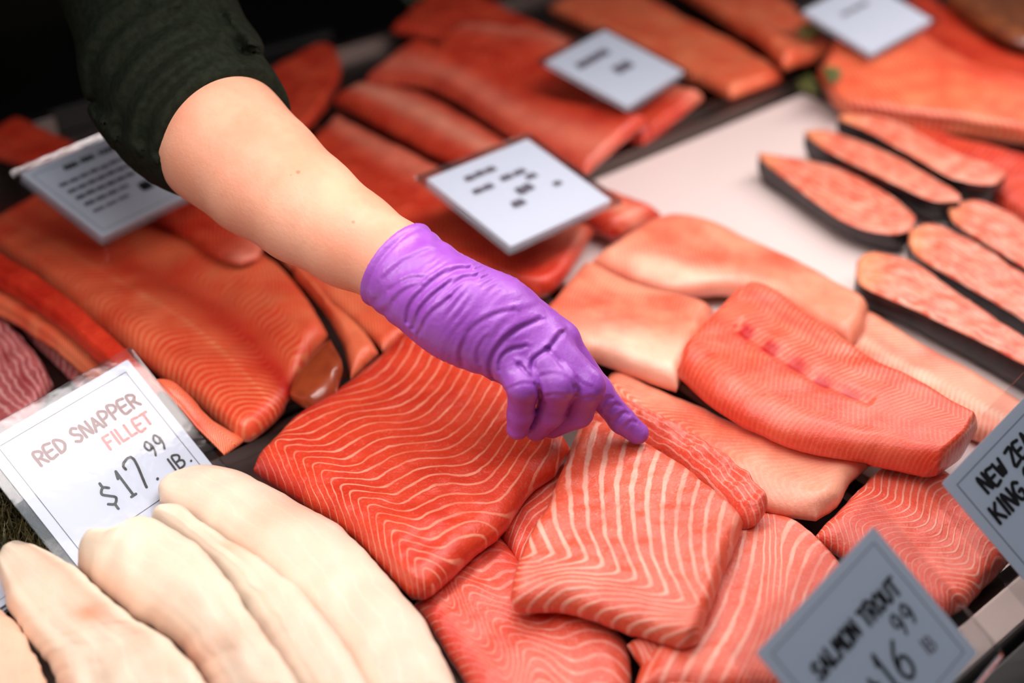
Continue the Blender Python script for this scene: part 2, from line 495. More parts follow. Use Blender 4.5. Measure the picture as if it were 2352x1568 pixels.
# ---- back row
fillet('trout_fillet', 'dark red fillet at the top middle, at the back edge of the case', 'fish fillet', None,
       [(900, 70), (1010, 95), (1120, 120), (1260, 190)], [(1000, -30), (1100, 0), (1180, 40), (1330, 110)], mat='troutred', th=.022, stripe=tr_st(30), seed=1)
fillet('trout_fillet', 'red fillet behind the far grey card, its thick pale end at the dark gap', 'fish fillet', None,
       [(960, 150), (1130, 200), (1280, 280), (1480, 330)], [(1060, 60), (1180, 75), (1290, 95), (1370, 165), (1615, 225)], mat='troutred', th=.028, stripe=tr_st(34, .5, .3), alt=lambda u, v: .5 * band(v, .95, .2), seed=2)
fillet('trout_fillet', 'red fillet between the far grey card and the long pale fillet', 'fish fillet', None,
       [(840, 200), (1000, 230), (1180, 325), (1345, 400)], [(960, 130), (1120, 190), (1280, 260), (1490, 300)], mat='troutred', th=.026, stripe=tr_st(36, .6, .4), alt=lambda u, v: .4 * band(v, .3, .25), seed=3)
fillet('trout_fillet', 'red fillet end standing against the sleeve at the back edge of the case', 'fish fillet', None,
       [(570, 190), (610, 240), (640, 290), (672, 330)], [(735, 95), (772, 110), (782, 160), (750, 235)], mat='troutred', th=.024, stripe=tr_st(30), seed=4)
fillet('trout_fillet', 'orange fillet directly behind the far grey card', 'fish fillet', None,
       [(1260, 20), (1400, 85), (1560, 165), (1680, 222)], [(1420, -40), (1560, 45), (1700, 115), (1795, 180)], mat='trout', th=.026, stripe=tr_st(36, .5, .5), seed=5)
fillet('trout_fillet', 'orange fillet running down to the green garnish at the top', 'fish fillet', None,
       [(1480, -70), (1600, 10), (1720, 90), (1800, 160)], [(1640, -90), (1790, 0), (1870, 70), (1915, 125)], mat='trout', th=.030, stripe=tr_st(36, .5, .5), seed=6)
fillet('trout_fillet', 'orange fillet under the blurred card at the top right', 'fish fillet', None,
       [(1990, 100), (2150, 175), (2300, 235), (2420, 260)], [(2100, -20), (2200, 50), (2290, 120), (2420, 165)], mat='troutred', th=.026, stripe=tr_st(30), seed=7)
fillet('trout_fillet', 'large red orange fillet at the right below the blurred card', 'fish fillet', None,
       [(1880, 165), (1930, 230), (2060, 262), (2230, 295), (2400, 330)], [(1960, 60), (2060, 95), (2200, 170), (2300, 205), (2430, 235)], mat='trout', th=.034, stripe=tr_st(34, .6, .6), alt=lambda u, v: .45 * band(v, .85, .15), seed=8)
fillet('fish_fillet', 'greyish brown fish with its skin up at the top right corner', 'fish fillet', None,
       [(2170, 0), (2260, 70), (2330, 105), (2430, 130)], [(2230, -90), (2330, -40), (2430, 0)], mat='skin', th=.03, seed=9)
fillet('trout_fillet', 'deep red fillet at the right edge above the steaks', 'fish fillet', None,
       [(2160, 370), (2240, 430), (2340, 490), (2440, 540)], [(2080, 285), (2200, 320), (2300, 345), (2440, 380)], mat='troutred', th=.03, stripe=tr_st(26), seed=10)

# ---- steaks
def steak(label, A, B, th=.040, seed=0, alt=None, **k):
    return fillet('salmon_steak', label, 'fish steak', None, A, B, th=th, r=.006, mat='steak', skin='shadeskin', flat=.88, skin_side=True,
                  stripe=lambda u, v: 9 * v + 3 * u * (1 - u), ls=.6, alt=alt or (lambda u, v: .8 * band(u, .02, .1)), seed=seed, nu=70, nv=36, stiff=3, bumps=.0016, bfreq=70, zg=.03, **k)
steak('pinkish salmon steak farthest back, touching the deep red fillet', [(1925, 273), (1990, 300), (2085, 352), (2185, 408), (2275, 424), (2312, 404)], [(1925, 268), (2000, 266), (2080, 290), (2180, 345), (2270, 378), (2312, 396)], seed=11, plane=bl(0.014, 0.014, 0.014, 0.014))
steak('long narrow salmon steak second from the empty part of the tray', [(1848, 308), (1895, 343), (1975, 384), (2060, 424), (2140, 460), (2205, 463)], [(1848, 303), (1910, 303), (2040, 352), (2130, 402), (2180, 432), (2205, 450)], seed=12, plane=bl(0.007, 0.007, 0.007, 0.007))
steak('orange salmon steak lying nearest the empty part of the white lined tray', [(1742, 362), (1790, 400), (1860, 455), (1950, 515), (2040, 538), (2094, 530)], [(1742, 352), (1815, 362), (1931, 389), (2034, 444), (2096, 492), (2102, 515)], seed=13, plane=bl(-0.0045, -0.0045, -0.0045, -0.0045))
steak('pale salmon steak at the right edge, uppermost of the front three', [(2178, 485), (2195, 515), (2270, 564), (2370, 626), (2480, 686)], [(2182, 478), (2230, 463), (2300, 482), (2380, 530), (2490, 600)], seed=14, plane=bl(-0.0045, -0.0045, -0.0045, -0.0045))
steak('pale salmon steak at the right edge, middle of the front three', [(2086, 560), (2112, 594), (2200, 646), (2330, 724), (2470, 818)], [(2088, 535), (2140, 516), (2218, 548), (2340, 624), (2490, 724)], seed=15, plane=bl(-0.0045, -0.0045, -0.0045, -0.0045))
steak('large pale salmon steak above the dark gap beside the pink fillets', [(1965, 632), (1985, 660), (2100, 712), (2260, 790), (2470, 900)], [(1968, 600), (2000, 582), (2092, 602), (2235, 700), (2480, 862)], seed=16, plane=bl(-0.0045, -0.0045, -0.0045, -0.0045), th=.044)

fillet('snapper_fillet', 'purplish pink snapper fillet in the shade behind the top edge of the red snapper card', 'fish fillet', None,
       [(20, 720), (90, 800), (150, 860), (190, 900)], [(70, 700), (140, 750), (230, 830), (290, 890)], mat='snap', th=.012, stripe=tr_st(14), seed=60)
fillet('snapper_fillet', 'pink snapper fillet with blood red marks at the left edge above the red snapper card', 'fish fillet', None,
       [(-120, 800), (-60, 900), (-10, 975), (40, 985)], [(-40, 690), (30, 760), (90, 830), (122, 885)], C1=[(40, 985), (90, 940), (122, 885)], mat='snap', th=.024, stripe=lambda u, v: 9 * v + 2 * u, alt=lambda u, v: .8 * band(v, .6, .06) * (.5 + .5 * np.sin(u * 25)), seed=61)
# ---- left: long trout fillets under the arm
fillet('trout_fillet', 'dark orange fillet beside the sleeve in the shade at the far left', 'fish fillet', None,
       [(-60, 345), (60, 385), (160, 432), (250, 480)], [(40, 270), (160, 325), (280, 390), (370, 450)], mat='troutred', th=.022, stripe=tr_st(40), seed=20)
fillet('trout_fillet', 'orange fillet behind the forearm, the farthest toward the center card', 'fish fillet', None,
       [(560, 520), (690, 640), (800, 730), (880, 805)], [(680, 500), (820, 600), (900, 670), (960, 745)], mat='trout', th=.016, stripe=tr_st(40), alt=lambda u, v: .2 * band(v, .5, .2), seed=21)
fillet('trout_fillet', 'orange fillet with a blunt pale end just left of the lined portion under the hand', 'fish fillet', None,
       [(676, 632), (738, 702), (784, 782), (806, 866)], [(672, 596), (740, 680), (830, 760), (868, 808)], mat='trout', th=.022, stripe=tr_st(40), seed=22)
fillet('trout_fillet', 'narrow orange fillet on the far left, lowest beside the red snapper card', 'fish fillet', None,
       [(-60, 690), (40, 745), (180, 850), (270, 930)], [(-60, 620), (80, 705), (210, 800), (320, 900)], mat='trout', th=.024, stripe=tr_st(60, .1), seed=23)
fillet('trout_fillet', 'narrow dark red fillet between two dark grooves above the red snapper card', 'fish fillet', None,
       [(-60, 625), (80, 710), (220, 820), (330, 915)], [(-60, 560), (110, 665), (250, 775), (370, 880)], mat='troutred', th=.024, stripe=tr_st(60, .1), ls=.3, seed=24)
fillet('trout_fillet', 'orange fillet end behind the right edge of the red snapper card', 'fish fillet', None,
       [(350, 885), (432, 968), (516, 1048)], [(395, 885), (490, 970), (565, 1010)], mat='trout', th=.011, stripe=tr_st(30), seed=25)
fillet('trout_fillet', 'rounded brown fillet end with its skin up beside the big orange fillets', 'fish fillet', None,
       [(664, 900), (675, 915), (688, 925), (702, 930)], [(756, 772), (774, 806), (784, 845), (772, 895)], C0=[(664, 900), (684, 862), (722, 815), (756, 772)], C1=[(702, 930), (735, 928), (772, 895)], mat='troutskin', th=.022, r=.016, seed=26)
fillet('trout_fillet', 'wide orange fillet with a dark red middle, its end beside the red snapper card', 'fish fillet', None,
       [(-60, 540), (80, 635), (200, 730), (330, 830), (430, 910), (540, 1000)], [(110, 448), (260, 495), (420, 530), (540, 564), (615, 596), (690, 670), (752, 768)],
       C1=[(540, 1000), (575, 1003), (625, 965), (662, 920), (680, 868), (715, 815), (752, 768)], mat='trout', th=.032, r=.016,
       stripe=lambda u, v: 54 * (u - sm(v, [(0, .0), (.14, -.035), (.30, .02), (.50, .10), (.62, .05), (.8, .07), (1, -.05)])), ls=lambda u, v: .55 + .8 * band(v, .32, .012),
       alt=lambda u, v: np.clip(.85 * band(v, .50, .12) * (.35 + .65 * u) + .5 * np.clip(.35 - u, 0, 1) * 2, 0, .9),  # red middle; the far end is also darkened for the dim back
       extra=lambda u, v: -.007 * band(v, .56, .13) * np.clip(u * 2, 0, 1), seed=27, plane=bl(.005, .006, .006, .010), nu=120, nv=90, bumps=.002, bfreq=18)
fillet('trout_fillet', 'fillet with a pinkish thin end under the shaded card at the left', 'fish fillet', None,
       [(310, 490), (400, 530), (500, 590), (555, 604)], [(400, 430), (500, 480), (570, 530), (606, 566)], C1=[(555, 604), (590, 592), (606, 566)], mat='troutred', th=.014, alt=lambda u, v: .5 * band(u, 1, .15), stripe=tr_st(26), seed=29)

# ---- middle: under the center card
fillet('trout_fillet', 'red fillet along the forearm, its squared end below the center card', 'fish fillet', None,
       [(690, 360), (760, 440), (860, 520), (1000, 590), (1150, 652), (1232, 674)], [(770, 275), (900, 340), (1120, 450), (1290, 522), (1364, 532)],
       C1=[(1232, 674), (1275, 660), (1330, 590), (1364, 528)], mat='troutred', th=.030, r=.014, stripe=tr_st(60, .3, .3), alt=lambda u, v: .45 * band(v, .8, .15), seed=30, plane=bl(0.005, 0.005, 0.005, 0.005), nu=100)
fillet('trout_fillet', 'long pale bellied fillet running from the dark back edge to the center card', 'fish fillet', None,
       [(765, 230), (910, 312), (1128, 420), (1310, 498), (1402, 538)], [(830, 205), (960, 222), (1090, 290), (1250, 390), (1400, 450), (1518, 492)],
       C1=[(1402, 538), (1440, 530), (1518, 492)], mat='troutred', th=.034, r=.016, stripe=lambda u, v: 70 * (u - pw(v, [(0, 0), (.5, .03), (1, .12)])), alt=lambda u, v: .75 * band(v, .5, .22), seed=31, plane=bl(0.005, 0.005, 0.005, 0.005), nu=100, nv=50)

# ---- right: pink trout fillets
fillet('trout_fillet', 'pale striped fillet beside the dark gap under the large pale steak', 'fish fillet', None,
       [(1750, 720), (1850, 790), (2000, 880), (2200, 985), (2300, 1030)], [(1900, 690), (2010, 730), (2120, 800), (2260, 880), (2420, 980)], mat='pink', th=.024, stripe=tr_st(50, .2), alt=lambda u, v: .5 * band(v, .4, .1), bumps=.0022, bfreq=20, seed=40, plane=bl(-0.0045, -0.0045, -0.0045, -0.0045), nu=90)
fillet('trout_fillet', 'pink fillet lying along the empty part of the white lined tray', 'fish fillet', None,
       [(1360, 600), (1450, 642), (1560, 672), (1680, 668), (1790, 702), (1880, 760), (1955, 798)], [(1500, 515), (1560, 503), (1640, 522), (1780, 588), (1900, 655), (1994, 705)], C1=[(1955, 798), (1985, 760), (1994, 705)],
       mat='pink', th=.032, r=.016, ls=.5, stripe=tr_st(60, .3), alt=lambda u, v: .8 * band(v, .12, .15) * band(u, .3, .25), bumps=.0022, bfreq=20, seed=41, plane=bl(0.006, 0.006, 0.004, 0.004), nu=100)
fillet('trout_fillet', 'fillet with red back and pale folded belly just behind the gloved hand', 'fish fillet', None,
       [(1235, 740), (1310, 800), (1400, 832), (1480, 862), (1556, 889)], [(1345, 608), (1440, 664), (1550, 694), (1605, 704), (1640, 716)],
       mat='pink', th=.034, r=.015, ls=.5, stripe=lambda u, v: 40 * (u - pw(v, [(0, .2), (.4, .05), (1, 0)])), alt=lambda u, v: .9 * band(v, .12, .22) * np.clip(u * 2.2 - .3, 0, 1), bumps=.0022, bfreq=20, seed=42, plane=bl(0.023, 0.021, 0.005, 0.005), nu=80)
fillet('trout_fillet', 'long finely striped pale fillet below the one with the torn red line', 'fish fillet', None,
       [(1370, 900), (1460, 985), (1590, 1060), (1700, 1130), (1770, 1172), (1875, 1188)], [(1405, 860), (1490, 896), (1620, 950), (1740, 1004), (1880, 1040), (2012, 1054)],
       C1=[(1875, 1188), (1930, 1150), (1960, 1100), (2012, 1052)], mat='pink', th=.026, r=.016, stripe=lambda u, v: 32 * (u - sm(v, [(0, .16), (.3, .0), (.6, .10), (1, .30)])), ls=lambda u, v: np.clip(1.5 - 2.6 * u, .25, 1.3), alt=lambda u, v: .35 * np.clip(u * 2 - 1, 0, 1), bumps=.0022, bfreq=20, seed=43, plane=bl(0.005, 0.019, 0.005, 0.019), nu=110, nv=50)
fillet('trout_fillet', 'thick fillet with a torn dark red line opened along its middle', 'fish fillet', None,
       [(1556, 850), (1640, 925), (1740, 985), (1850, 1030), (1980, 1052), (2155, 1077)], [(1735, 668), (1790, 690), (1900, 765), (2000, 838), (2120, 905), (2245, 985)],
       C0=[(1556, 850), (1575, 805), (1640, 735), (1690, 690), (1735, 668)], C1=[(2155, 1077), (2210, 1040), (2245, 985)], mat='gap', th=.040, r=.018,
       stripe=lambda u, v: 55 * (u - pw(v, [(0, .0), (.2, .05), (.42, .0), (.7, .08), (1, .04)])), ls=lambda u, v: .32 + .45 * np.clip((v - .48) * 8, 0, 1),
       ru=.007, alt=lambda u, v: np.clip(2.2 * band(v, .50, .030 * (1.8 - 1.6 * u)) * np.clip(.5 + 1.4 * np.sin(u * 58), 0, 1) * (u > .12) * (u < .62) + .35 * band(v, .78, .03) * (u > .05) * (u < .4), 0, 1),
       extra=lambda u, v: -.005 * band(v, .50, .04) * (u > .1) * (u < .65), bumps=.0022, bfreq=20, seed=44, plane=bl(0.034, 0.034, 0.026, 0.026), nu=140, nv=70)

# ---- front: striped salmon
fillet('salmon_portion', 'finely striped salmon portion in the corner left of the steel front rail', 'salmon portion', None,
       [(1868, 1238), (1920, 1266), (2010, 1330), (2100, 1390), (2160, 1425)], [(2028, 1076), (2085, 1062), (2160, 1085), (2250, 1160), (2300, 1235), (2325, 1280)],
       C1=[(2160, 1425), (2225, 1385), (2325, 1280)], mat='king', th=.030, r=.014, stripe=lambda u, v: 21 * (u - sm(v, [(0, .18), (.2, .0), (.48, .18), (.52, .18), (.75, .1), (1, .2)])),
       ls=lambda u, v: np.clip(.8 + 1.0 * band(v, .5, .05), 0, 1.4), alt=lambda u, v: .0 * u, seed=50, plane=bl(0.005, 0.005, 0.005, 0.005), nu=130, nv=80)
fillet('salmon_portion', 'salmon portion with a pale lined belly between two darker ones at the bottom', 'salmon portion', None,
       [(950, 1390), (990, 1440), (1045, 1530), (1110, 1640)], [(1140, 1225), (1230, 1330), (1350, 1410), (1440, 1480), (1450, 1620)],
       mat='king', th=.026, r=.014, stripe=lambda u, v: 15 * (u - sm(v, [(0, -.12), (.14, .08), (.17, .26), (.4, .02), (.62, .20), (.8, .2), (1, .3)])),
       ls=lambda u, v: np.clip(.7 + band(v, .14, .02) + .5 * band(v, .62, .015), 0, 1.3), alt=lambda u, v: .5 * band(v, .08, .06) + .35 * band(v, .85, .2) * (u < .4), seed=51, plane=bl(-0.0045, -0.0045, -0.0045, -0.0045), nu=130, nv=90)
fillet('salmon_portion', 'small salmon end tucked between the two large lined portions', 'salmon portion', None,
       [(1150, 1230), (1190, 1290), (1240, 1330)], [(1270, 1060), (1330, 1090), (1400, 1180)], mat='king', th=.024, r=.012, stripe=tr_st(9, .4, .3), alt=lambda u, v: .2 * band(v, 0, .3), seed=52, plane=bl(0, 0, 0, 0))
fillet('salmon_portion', 'pale belly edge of a salmon portion at the bottom edge below the pointed one', 'salmon portion', None,
       [(1440, 1480), (1480, 1540), (1540, 1640)], [(1530, 1440), (1640, 1540), (1760, 1640)], mat='front', th=.018, r=.01, stripe=lambda u, v: 11 * (v + .6 * u * u), seed=53, plane=bl(0.012, 0.012, 0.008, 0.008))
fillet('salmon_portion', 'salmon portion with straight wide lines leaning right, behind the salmon trout card', 'salmon portion', None,
       [(1640, 1197), (1600, 1300), (1540, 1420), (1480, 1520), (1450, 1600)], [(1856, 1246), (1942, 1324), (2018, 1428), (2050, 1520), (2010, 1600)],
       C0=[(1640, 1197), (1720, 1186), (1800, 1200), (1856, 1246)], mat='front', th=.030, r=.014, stripe=lambda u, v: 12.5 * (v + .13 * u - pw(v, [(0, 0), (.42, 0), (.55, -.25), (1, -.5)]) - 2.2 * np.maximum(v - .42, 0) * (.6 - u)),
       ls=lambda u, v: .85 + 0 * u, seed=54, plane=bl(0.005, 0.005, 0.005, 0.005), nu=110, nv=110)
fillet('salmon_portion', 'rough belly piece of salmon behind the pointed portion, under the fingertip', 'salmon portion', None,
       [(1340, 985), (1430, 1018), (1520, 1062), (1610, 1128), (1694, 1222)], [(1400, 905), (1500, 958), (1600, 1008), (1690, 1075), (1760, 1140)],
       C1=[(1694, 1222), (1738, 1205), (1762, 1165), (1760, 1140)], mat='king', th=.028, r=.014, stripe=lambda u, v: 7 * v + 1.5 * u, ls=lambda u, v: 1.0 - .5 * v, alt=0, bumps=.0034, bfreq=95, seed=55, plane=bl(0.01, 0.016, 0.026, 0.036), nu=110, nv=60)
fillet('salmon_portion', 'large salmon portion with thin curved lines under the gloved hand', 'salmon portion', None,
       [(582, 1078), (692, 1150), (798, 1220), (874, 1296), (938, 1356)], [(950, 752), (1060, 790), (1190, 880), (1312, 1035)],
       C0=[(582, 1078), (606, 1042), (690, 962), (790, 897), (870, 830), (950, 752)], C1=[(938, 1356), (985, 1362), (1080, 1278), (1160, 1212), (1212, 1132), (1275, 1085), (1312, 1035)],
       mat='hero', th=.034, r=.018, stripe=lambda u, v: 19 * (u - sm(v, [(0, .20), (.08, .05), (.12, .0), (.16, .045), (.22, .13), (.30, .16), (.42, .20), (.55, .30), (.70, .32), (.85, .28), (1, .20)])),
       ls=lambda u, v: np.clip(1.0 + 1.0 * band(v, .235 + .008 * np.sin(u * 9), .010), 0, 1.5), alt=lambda u, v: np.clip(.65 * band(u, .02, .06) * (v > .3) + .5 * band(v, 0, .04) * (u < .3), 0, 1), seed=56, plane=bl(0.005, 0.016, 0.009, 0.02), nu=190, nv=170, bumps=.0014)
fillet('salmon_portion', 'pointed salmon portion with wide pale lines that the gloved finger points at', 'salmon portion', None,
       [(1332, 978), (1300, 1062), (1262, 1155), (1215, 1240), (1180, 1330), (1172, 1372)], [(1708, 1203), (1690, 1260), (1650, 1350), (1625, 1420), (1604, 1478)],
       C0=[(1332, 978), (1400, 985), (1470, 1022), (1560, 1075), (1640, 1140), (1708, 1203)], C1=[(1172, 1372), (1190, 1398), (1290, 1398), (1400, 1430), (1480, 1462), (1560, 1490), (1604, 1478)],
       mat='front', th=.030, r=.013, stripe=lambda u, v: 11.7 * (v - sm(u, [(0, .02), (.2, .03), (.4, .09), (.6, .2), (.74, .32), (.78, .34), (.82, .28), (.9, .02), (1, -.22)])),
       ls=lambda u, v: np.clip(1.1 - .5 * band(v, 1, .25) + .6 * band(u, .0, .02), 0, 1.2), seed=57, plane=bl(0.024, 0.022, 0.026, 0.022), nu=190, nv=170, bumps=.0016, zg=.05)

# ---- lower left: snapper and white fillets
def wh(label, A, B, C0=None, seed=0, **k):
    return fillet('white_fillet', label, 'fish fillet', None, A, B, C0=C0, mat='white', skin='white', seed=seed, nu=110, nv=60, **dict(dict(r=.022, ru=.010, rag=.0013, th=.032, bumps=.0030, bfreq=24, ls=.35, stripe=lambda u, v: 5 * v + 1.5 * u, stiff=4, rigid=0), **k))
wh('widest white fillet, lying against the large lined salmon portion', [(366, 1150), (470, 1214), (585, 1302), (665, 1378), (750, 1480), (815, 1620)], [(400, 1095), (480, 1077), (570, 1097), (700, 1165), (800, 1232), (885, 1325), (960, 1405), (1012, 1500), (1070, 1620)],
   [(366, 1150), (364, 1120), (400, 1095)], seed=62, plane=bl(0.018, 0.002, 0.018, 0.014), alt=lambda u, v: .35 * band(u, .36, .06) + .2 * band(v, 0, .15), th=.030)
wh('thin white fillet showing a translucent edge between two thicker white ones', [(345, 1200), (460, 1275), (540, 1370), (610, 1480), (690, 1620)], [(352, 1178), (420, 1172), (462, 1205), (520, 1240), (600, 1290), (680, 1350), (740, 1420), (800, 1500), (875, 1620)],
   seed=63, plane=bl(0.028, 0.01, 0.034, 0.024), alt=lambda u, v: .5 * band(u, .33, .05) * (v > .5), th=.022, r=.012)
wh('broad smooth white fillet with a knobbed tip in front of the red snapper card', [(178, 1300), (240, 1362), (330, 1430), (420, 1490), (500, 1620)], [(202, 1218), (260, 1218), (330, 1190), (400, 1220), (470, 1270), (550, 1370), (625, 1480), (720, 1620)],
   [(178, 1300), (184, 1262), (202, 1218)], seed=64, plane=bl(0.02, 0.008, 0.046, 0.032), th=.030, r=.022, alt=lambda u, v: .5 * band(v, 0.0, .2) + .25 * band(u, .75, .07))
wh('pinkish white fillet seen only as a corner at the lower left', [(-120, 1420), (-80, 1620)], [(-30, 1384), (26, 1424), (84, 1512), (124, 1620)], seed=65, plane=bl(.0125, .0125, .0125, .0125), alt=.55, th=.022)
wh('white fillet in the lower left corner with a pale rim and an orange spot', [(-4, 1300), (14, 1380), (60, 1460), (110, 1530), (150, 1620)], [(28, 1262), (75, 1266), (112, 1277), (180, 1312), (240, 1372), (330, 1442), (420, 1502), (510, 1620)],
   [(-4, 1300), (6, 1270), (28, 1262)], seed=66, plane=bl(0.016, 0.004, 0.034, 0.028), th=.022, r=.012, alt=lambda u, v: np.clip(.3 * band(v, .78, .12) + .9 * band(v, .62, .12) * band(u, .52, .06) + .5 * band(v, .06, .08), 0, 1))

# ------------------------------------------------------------------ cards in clear sleeves
STROKES = {
 'A': [[(0, 0), (.5, 1), (1, 0)], [(.2, .36), (.8, .36)]], 'D': [[(.05, 0), (.05, 1), (.6, .9), (.95, .5), (.6, .08), (.05, 0)]],
 'E': [[(.9, 1), (.05, 1), (.05, 0), (.9, 0)], [(.05, .5), (.75, .5)]], 'F': [[(.9, 1), (.05, 1), (.05, 0)], [(.05, .52), (.7, .52)]],
 'G': [[(.95, .85), (.5, 1), (.05, .55), (.3, .05), (.8, .05), (.95, .45), (.55, .45)]], 'I': [[(.5, 0), (.5, 1)]],
 'K': [[(.05, 0), (.05, 1)], [(.9, 1), (.05, .42)], [(.3, .58), (.95, 0)]], 'L': [[(.1, 1), (.1, 0), (.9, 0)]],
 'M': [[(0, 0), (.1, 1), (.5, .35), (.9, 1), (1, 0)]], 'N': [[(.05, 0), (.05, 1), (.92, 0), (.92, 1)]],
 'O': [[(.5, 1), (.1, .75), (.05, .3), (.45, 0), (.9, .25), (.93, .7), (.5, 1)]], 'P': [[(.05, 0), (.05, 1), (.7, .95), (.9, .72), (.65, .48), (.05, .45)]],
 'R': [[(.05, 0), (.05, 1), (.7, .95), (.88, .74), (.6, .52), (.05, .48)], [(.4, .5), (.95, 0)]],
 'S': [[(.9, .85), (.5, 1), (.12, .78), (.35, .55), (.75, .42), (.9, .2), (.5, 0), (.05, .14)]], 'T': [[(0, 1), (1, 1)], [(.5, 1), (.5, 0)]],
 'U': [[(.05, 1), (.1, .25), (.5, 0), (.88, .25), (.93, 1)]], 'W': [[(0, 1), (.25, 0), (.5, .7), (.75, 0), (1, 1)]], 'Z': [[(.05, 1), (.92, 1), (.05, 0), (.95, 0)]],
 'B': [[(.05, 0), (.05, 1), (.65, .95), (.8, .75), (.5, .54), (.05, .52)], [(.5, .54), (.9, .35), (.7, .05), (.05, 0)]],
 'l': [[(.5, 0), (.5, 1)]], '.': [[(.45, .02), (.55, .05)]], '1': [[(.2, .75), (.5, 1), (.5, 0)], [(.2, 0), (.8, 0)]], '7': [[(.05, .82), (.1, 1), (.9, 1), (.45, 0)]],
 '9': [[(.85, .7), (.55, 1), (.15, .8), (.2, .5), (.6, .45), (.85, .75), (.8, .3), (.55, 0)]], '6': [[(.8, 1), (.3, .7), (.08, .3), (.35, 0), (.8, .12), (.85, .45), (.5, .58), (.15, .38)]],
 '$': [[(.85, .75), (.5, .88), (.15, .7), (.5, .5), (.85, .3), (.5, .12), (.1, .25)], [(.5, 1.08), (.5, .88)], [(.5, .12), (.5, -.1)]],
 '~': [[(0, .3), (.12, .8), (.25, .2), (.38, .8), (.5, .2), (.62, .8), (.75, .2), (.88, .8), (1, .3)]],
}
NARROW = {'I': .35, 'l': .3, '.': .3, '1': .6, ' ': .5}
def strokes_mesh(lines, wd, parent, name, mat, zoff, weight):
    """marker strokes: round ended flat ribbons lying on the card"""
    vs, fs = [], []
    for pts in lines:
        P = catmull(pts, 4 * len(pts)) if len(pts) > 3 else np.array(pts, float)
        for i in range(len(P) - 1):
            d = P[i + 1] - P[i]
            l = np.linalg.norm(d)
            if l < 1e-7: continue
            d = d / l
            b = len(vs)
            ang = math.atan2(d[1], d[0])
            K = 6
            for c, a0 in ((P[i + 1], ang - math.pi / 2), (P[i], ang + math.pi / 2)):
                for k in range(K + 1):
                    t = a0 + math.pi * k / K
                    vs.append((c[0] + weight * math.cos(t), c[1] + weight * math.sin(t), zoff + 1e-6 * len(fs)))
            fs.append(tuple(range(b, b + 2 * (K + 1))))
    return link_mesh(name, vs, fs, mat, parent, smooth=False)
def letters(txt, x0, x1, base, hgt, bw, bh, slant=.06):
    """strokes for TXT across x0..x1 of the printed frame (fractions from its left top corner)"""
    adv = [NARROW.get(ch, 1.0) for ch in txt]
    gap = .28
    tot = sum(adv) + gap * (len(txt) - 1)
    k = (x1 - x0) * bw / tot
    x, out = (x0 - .5) * bw, []
    r = np.random.RandomState(len(txt) * 7 + int(base * 100))
    for ch, a in zip(txt, adv):
        jy, js = r.uniform(-.05, .05), r.uniform(.92, 1.06)
        for st in STROKES.get(ch, []):
            out.append([(x + (px * a + slant * py) * k, (.5 - base) * bh + (py * js + jy) * hgt * bh) for px, py in st])
        x += (a + gap) * k
    return out

def card(label, T, N_X, N_Y, text, bw=.091, bh=.080, frame=True, marg=.0065, sleeve=.0065, clear='clear', group='price cards'):
    """a paper card in a clear sleeve on a clear prong; T its centre, N_X and N_Y its own right and up directions"""
    root = empty('price_card', T)
    X = Vector(N_X).normalized(); Z = X.cross(Vector(N_Y)).normalized(); Y = Z.cross(X)
    R = Matrix((X, Y, Z)).transposed()
    root.rotation_euler = R.to_euler()
    tag(root, label, 'sign', 'price cards standing among the fish')
    k = bw / .091
    def slab(name, w, h, z0, z1, mat, rad, parent):
        vs, out = [], []
        for (sx, sy, a0) in ((1, 1, 0), (-1, 1, 90), (-1, -1, 180), (1, -1, 270)):
            for q in range(5):
                t = math.radians(a0 + 22.5 * q)
                out.append((sx * (w / 2 - rad) + rad * math.cos(t), sy * (h / 2 - rad) + rad * math.sin(t)))
        n = len(out)
        vs = [(x, y, z0) for x, y in out] + [(x, y, z1) for x, y in out]
        fs = [tuple(range(n - 1, -1, -1)), tuple(range(n, 2 * n))] + [(i, (i + 1) % n, n + (i + 1) % n, n + i) for i in range(n)]
        return link_mesh(name, vs, fs, mat, parent, smooth=False)
    pw_, ph_ = bw + 2 * marg * k, bh + 2 * marg * k
    paper = slab('paper', pw_, ph_, -.0004, .0002, M['card'], .0015, root)
    slab('plastic_sleeve', pw_ + 2 * sleeve * k, ph_ + 2 * sleeve * k, -.0012, .0012, M[clear], .003, root)
    # prong into the fish
    a, b, c = root.matrix_basis, None, None
    low = R @ Vector((0, 0, -.0014))
    up_ = R @ Vector((0, .024, 0))
    foot = float(gsample(GH, T[0] + up_.x, T[1] + up_.y)) + .0004 - T[2] - up_.z
    pv = []
    dz = R.inverted() @ Vector((0, 0, foot))
    for (ox, oy) in ((-.004, -.001), (.004, -.001), (.004, .001), (-.004, .001)):
        pv.append((ox, oy + .024, -.0014))
    for (ox, oy) in ((-.002, -.001), (.002, -.001), (.002, .001), (-.002, .001)):
        pv.append((dz.x + ox, dz.y + oy + .024, dz.z))
    link_mesh('prong', pv, [(0, 1, 2, 3), (7, 6, 5, 4), (0, 4, 5, 1), (1, 5, 6, 2), (2, 6, 7, 3), (3, 7, 4, 0)], M[clear], root, smooth=False)
    zt = .0004
    if frame:
        w, h = bw / 2, bh / 2
        fr = strokes_mesh([[(-w, h), (w, h)], [(w, h), (w, -h)], [(w, -h), (-w, -h)], [(-w, -h), (-w, h)]], 0, paper, 'printed_frame', M['inkline'], zt, .00022 * k)
    for (name, mat, lines, weight) in text:
        strokes_mesh(lines, 0, paper, name, M[mat], zt, weight)
    return root
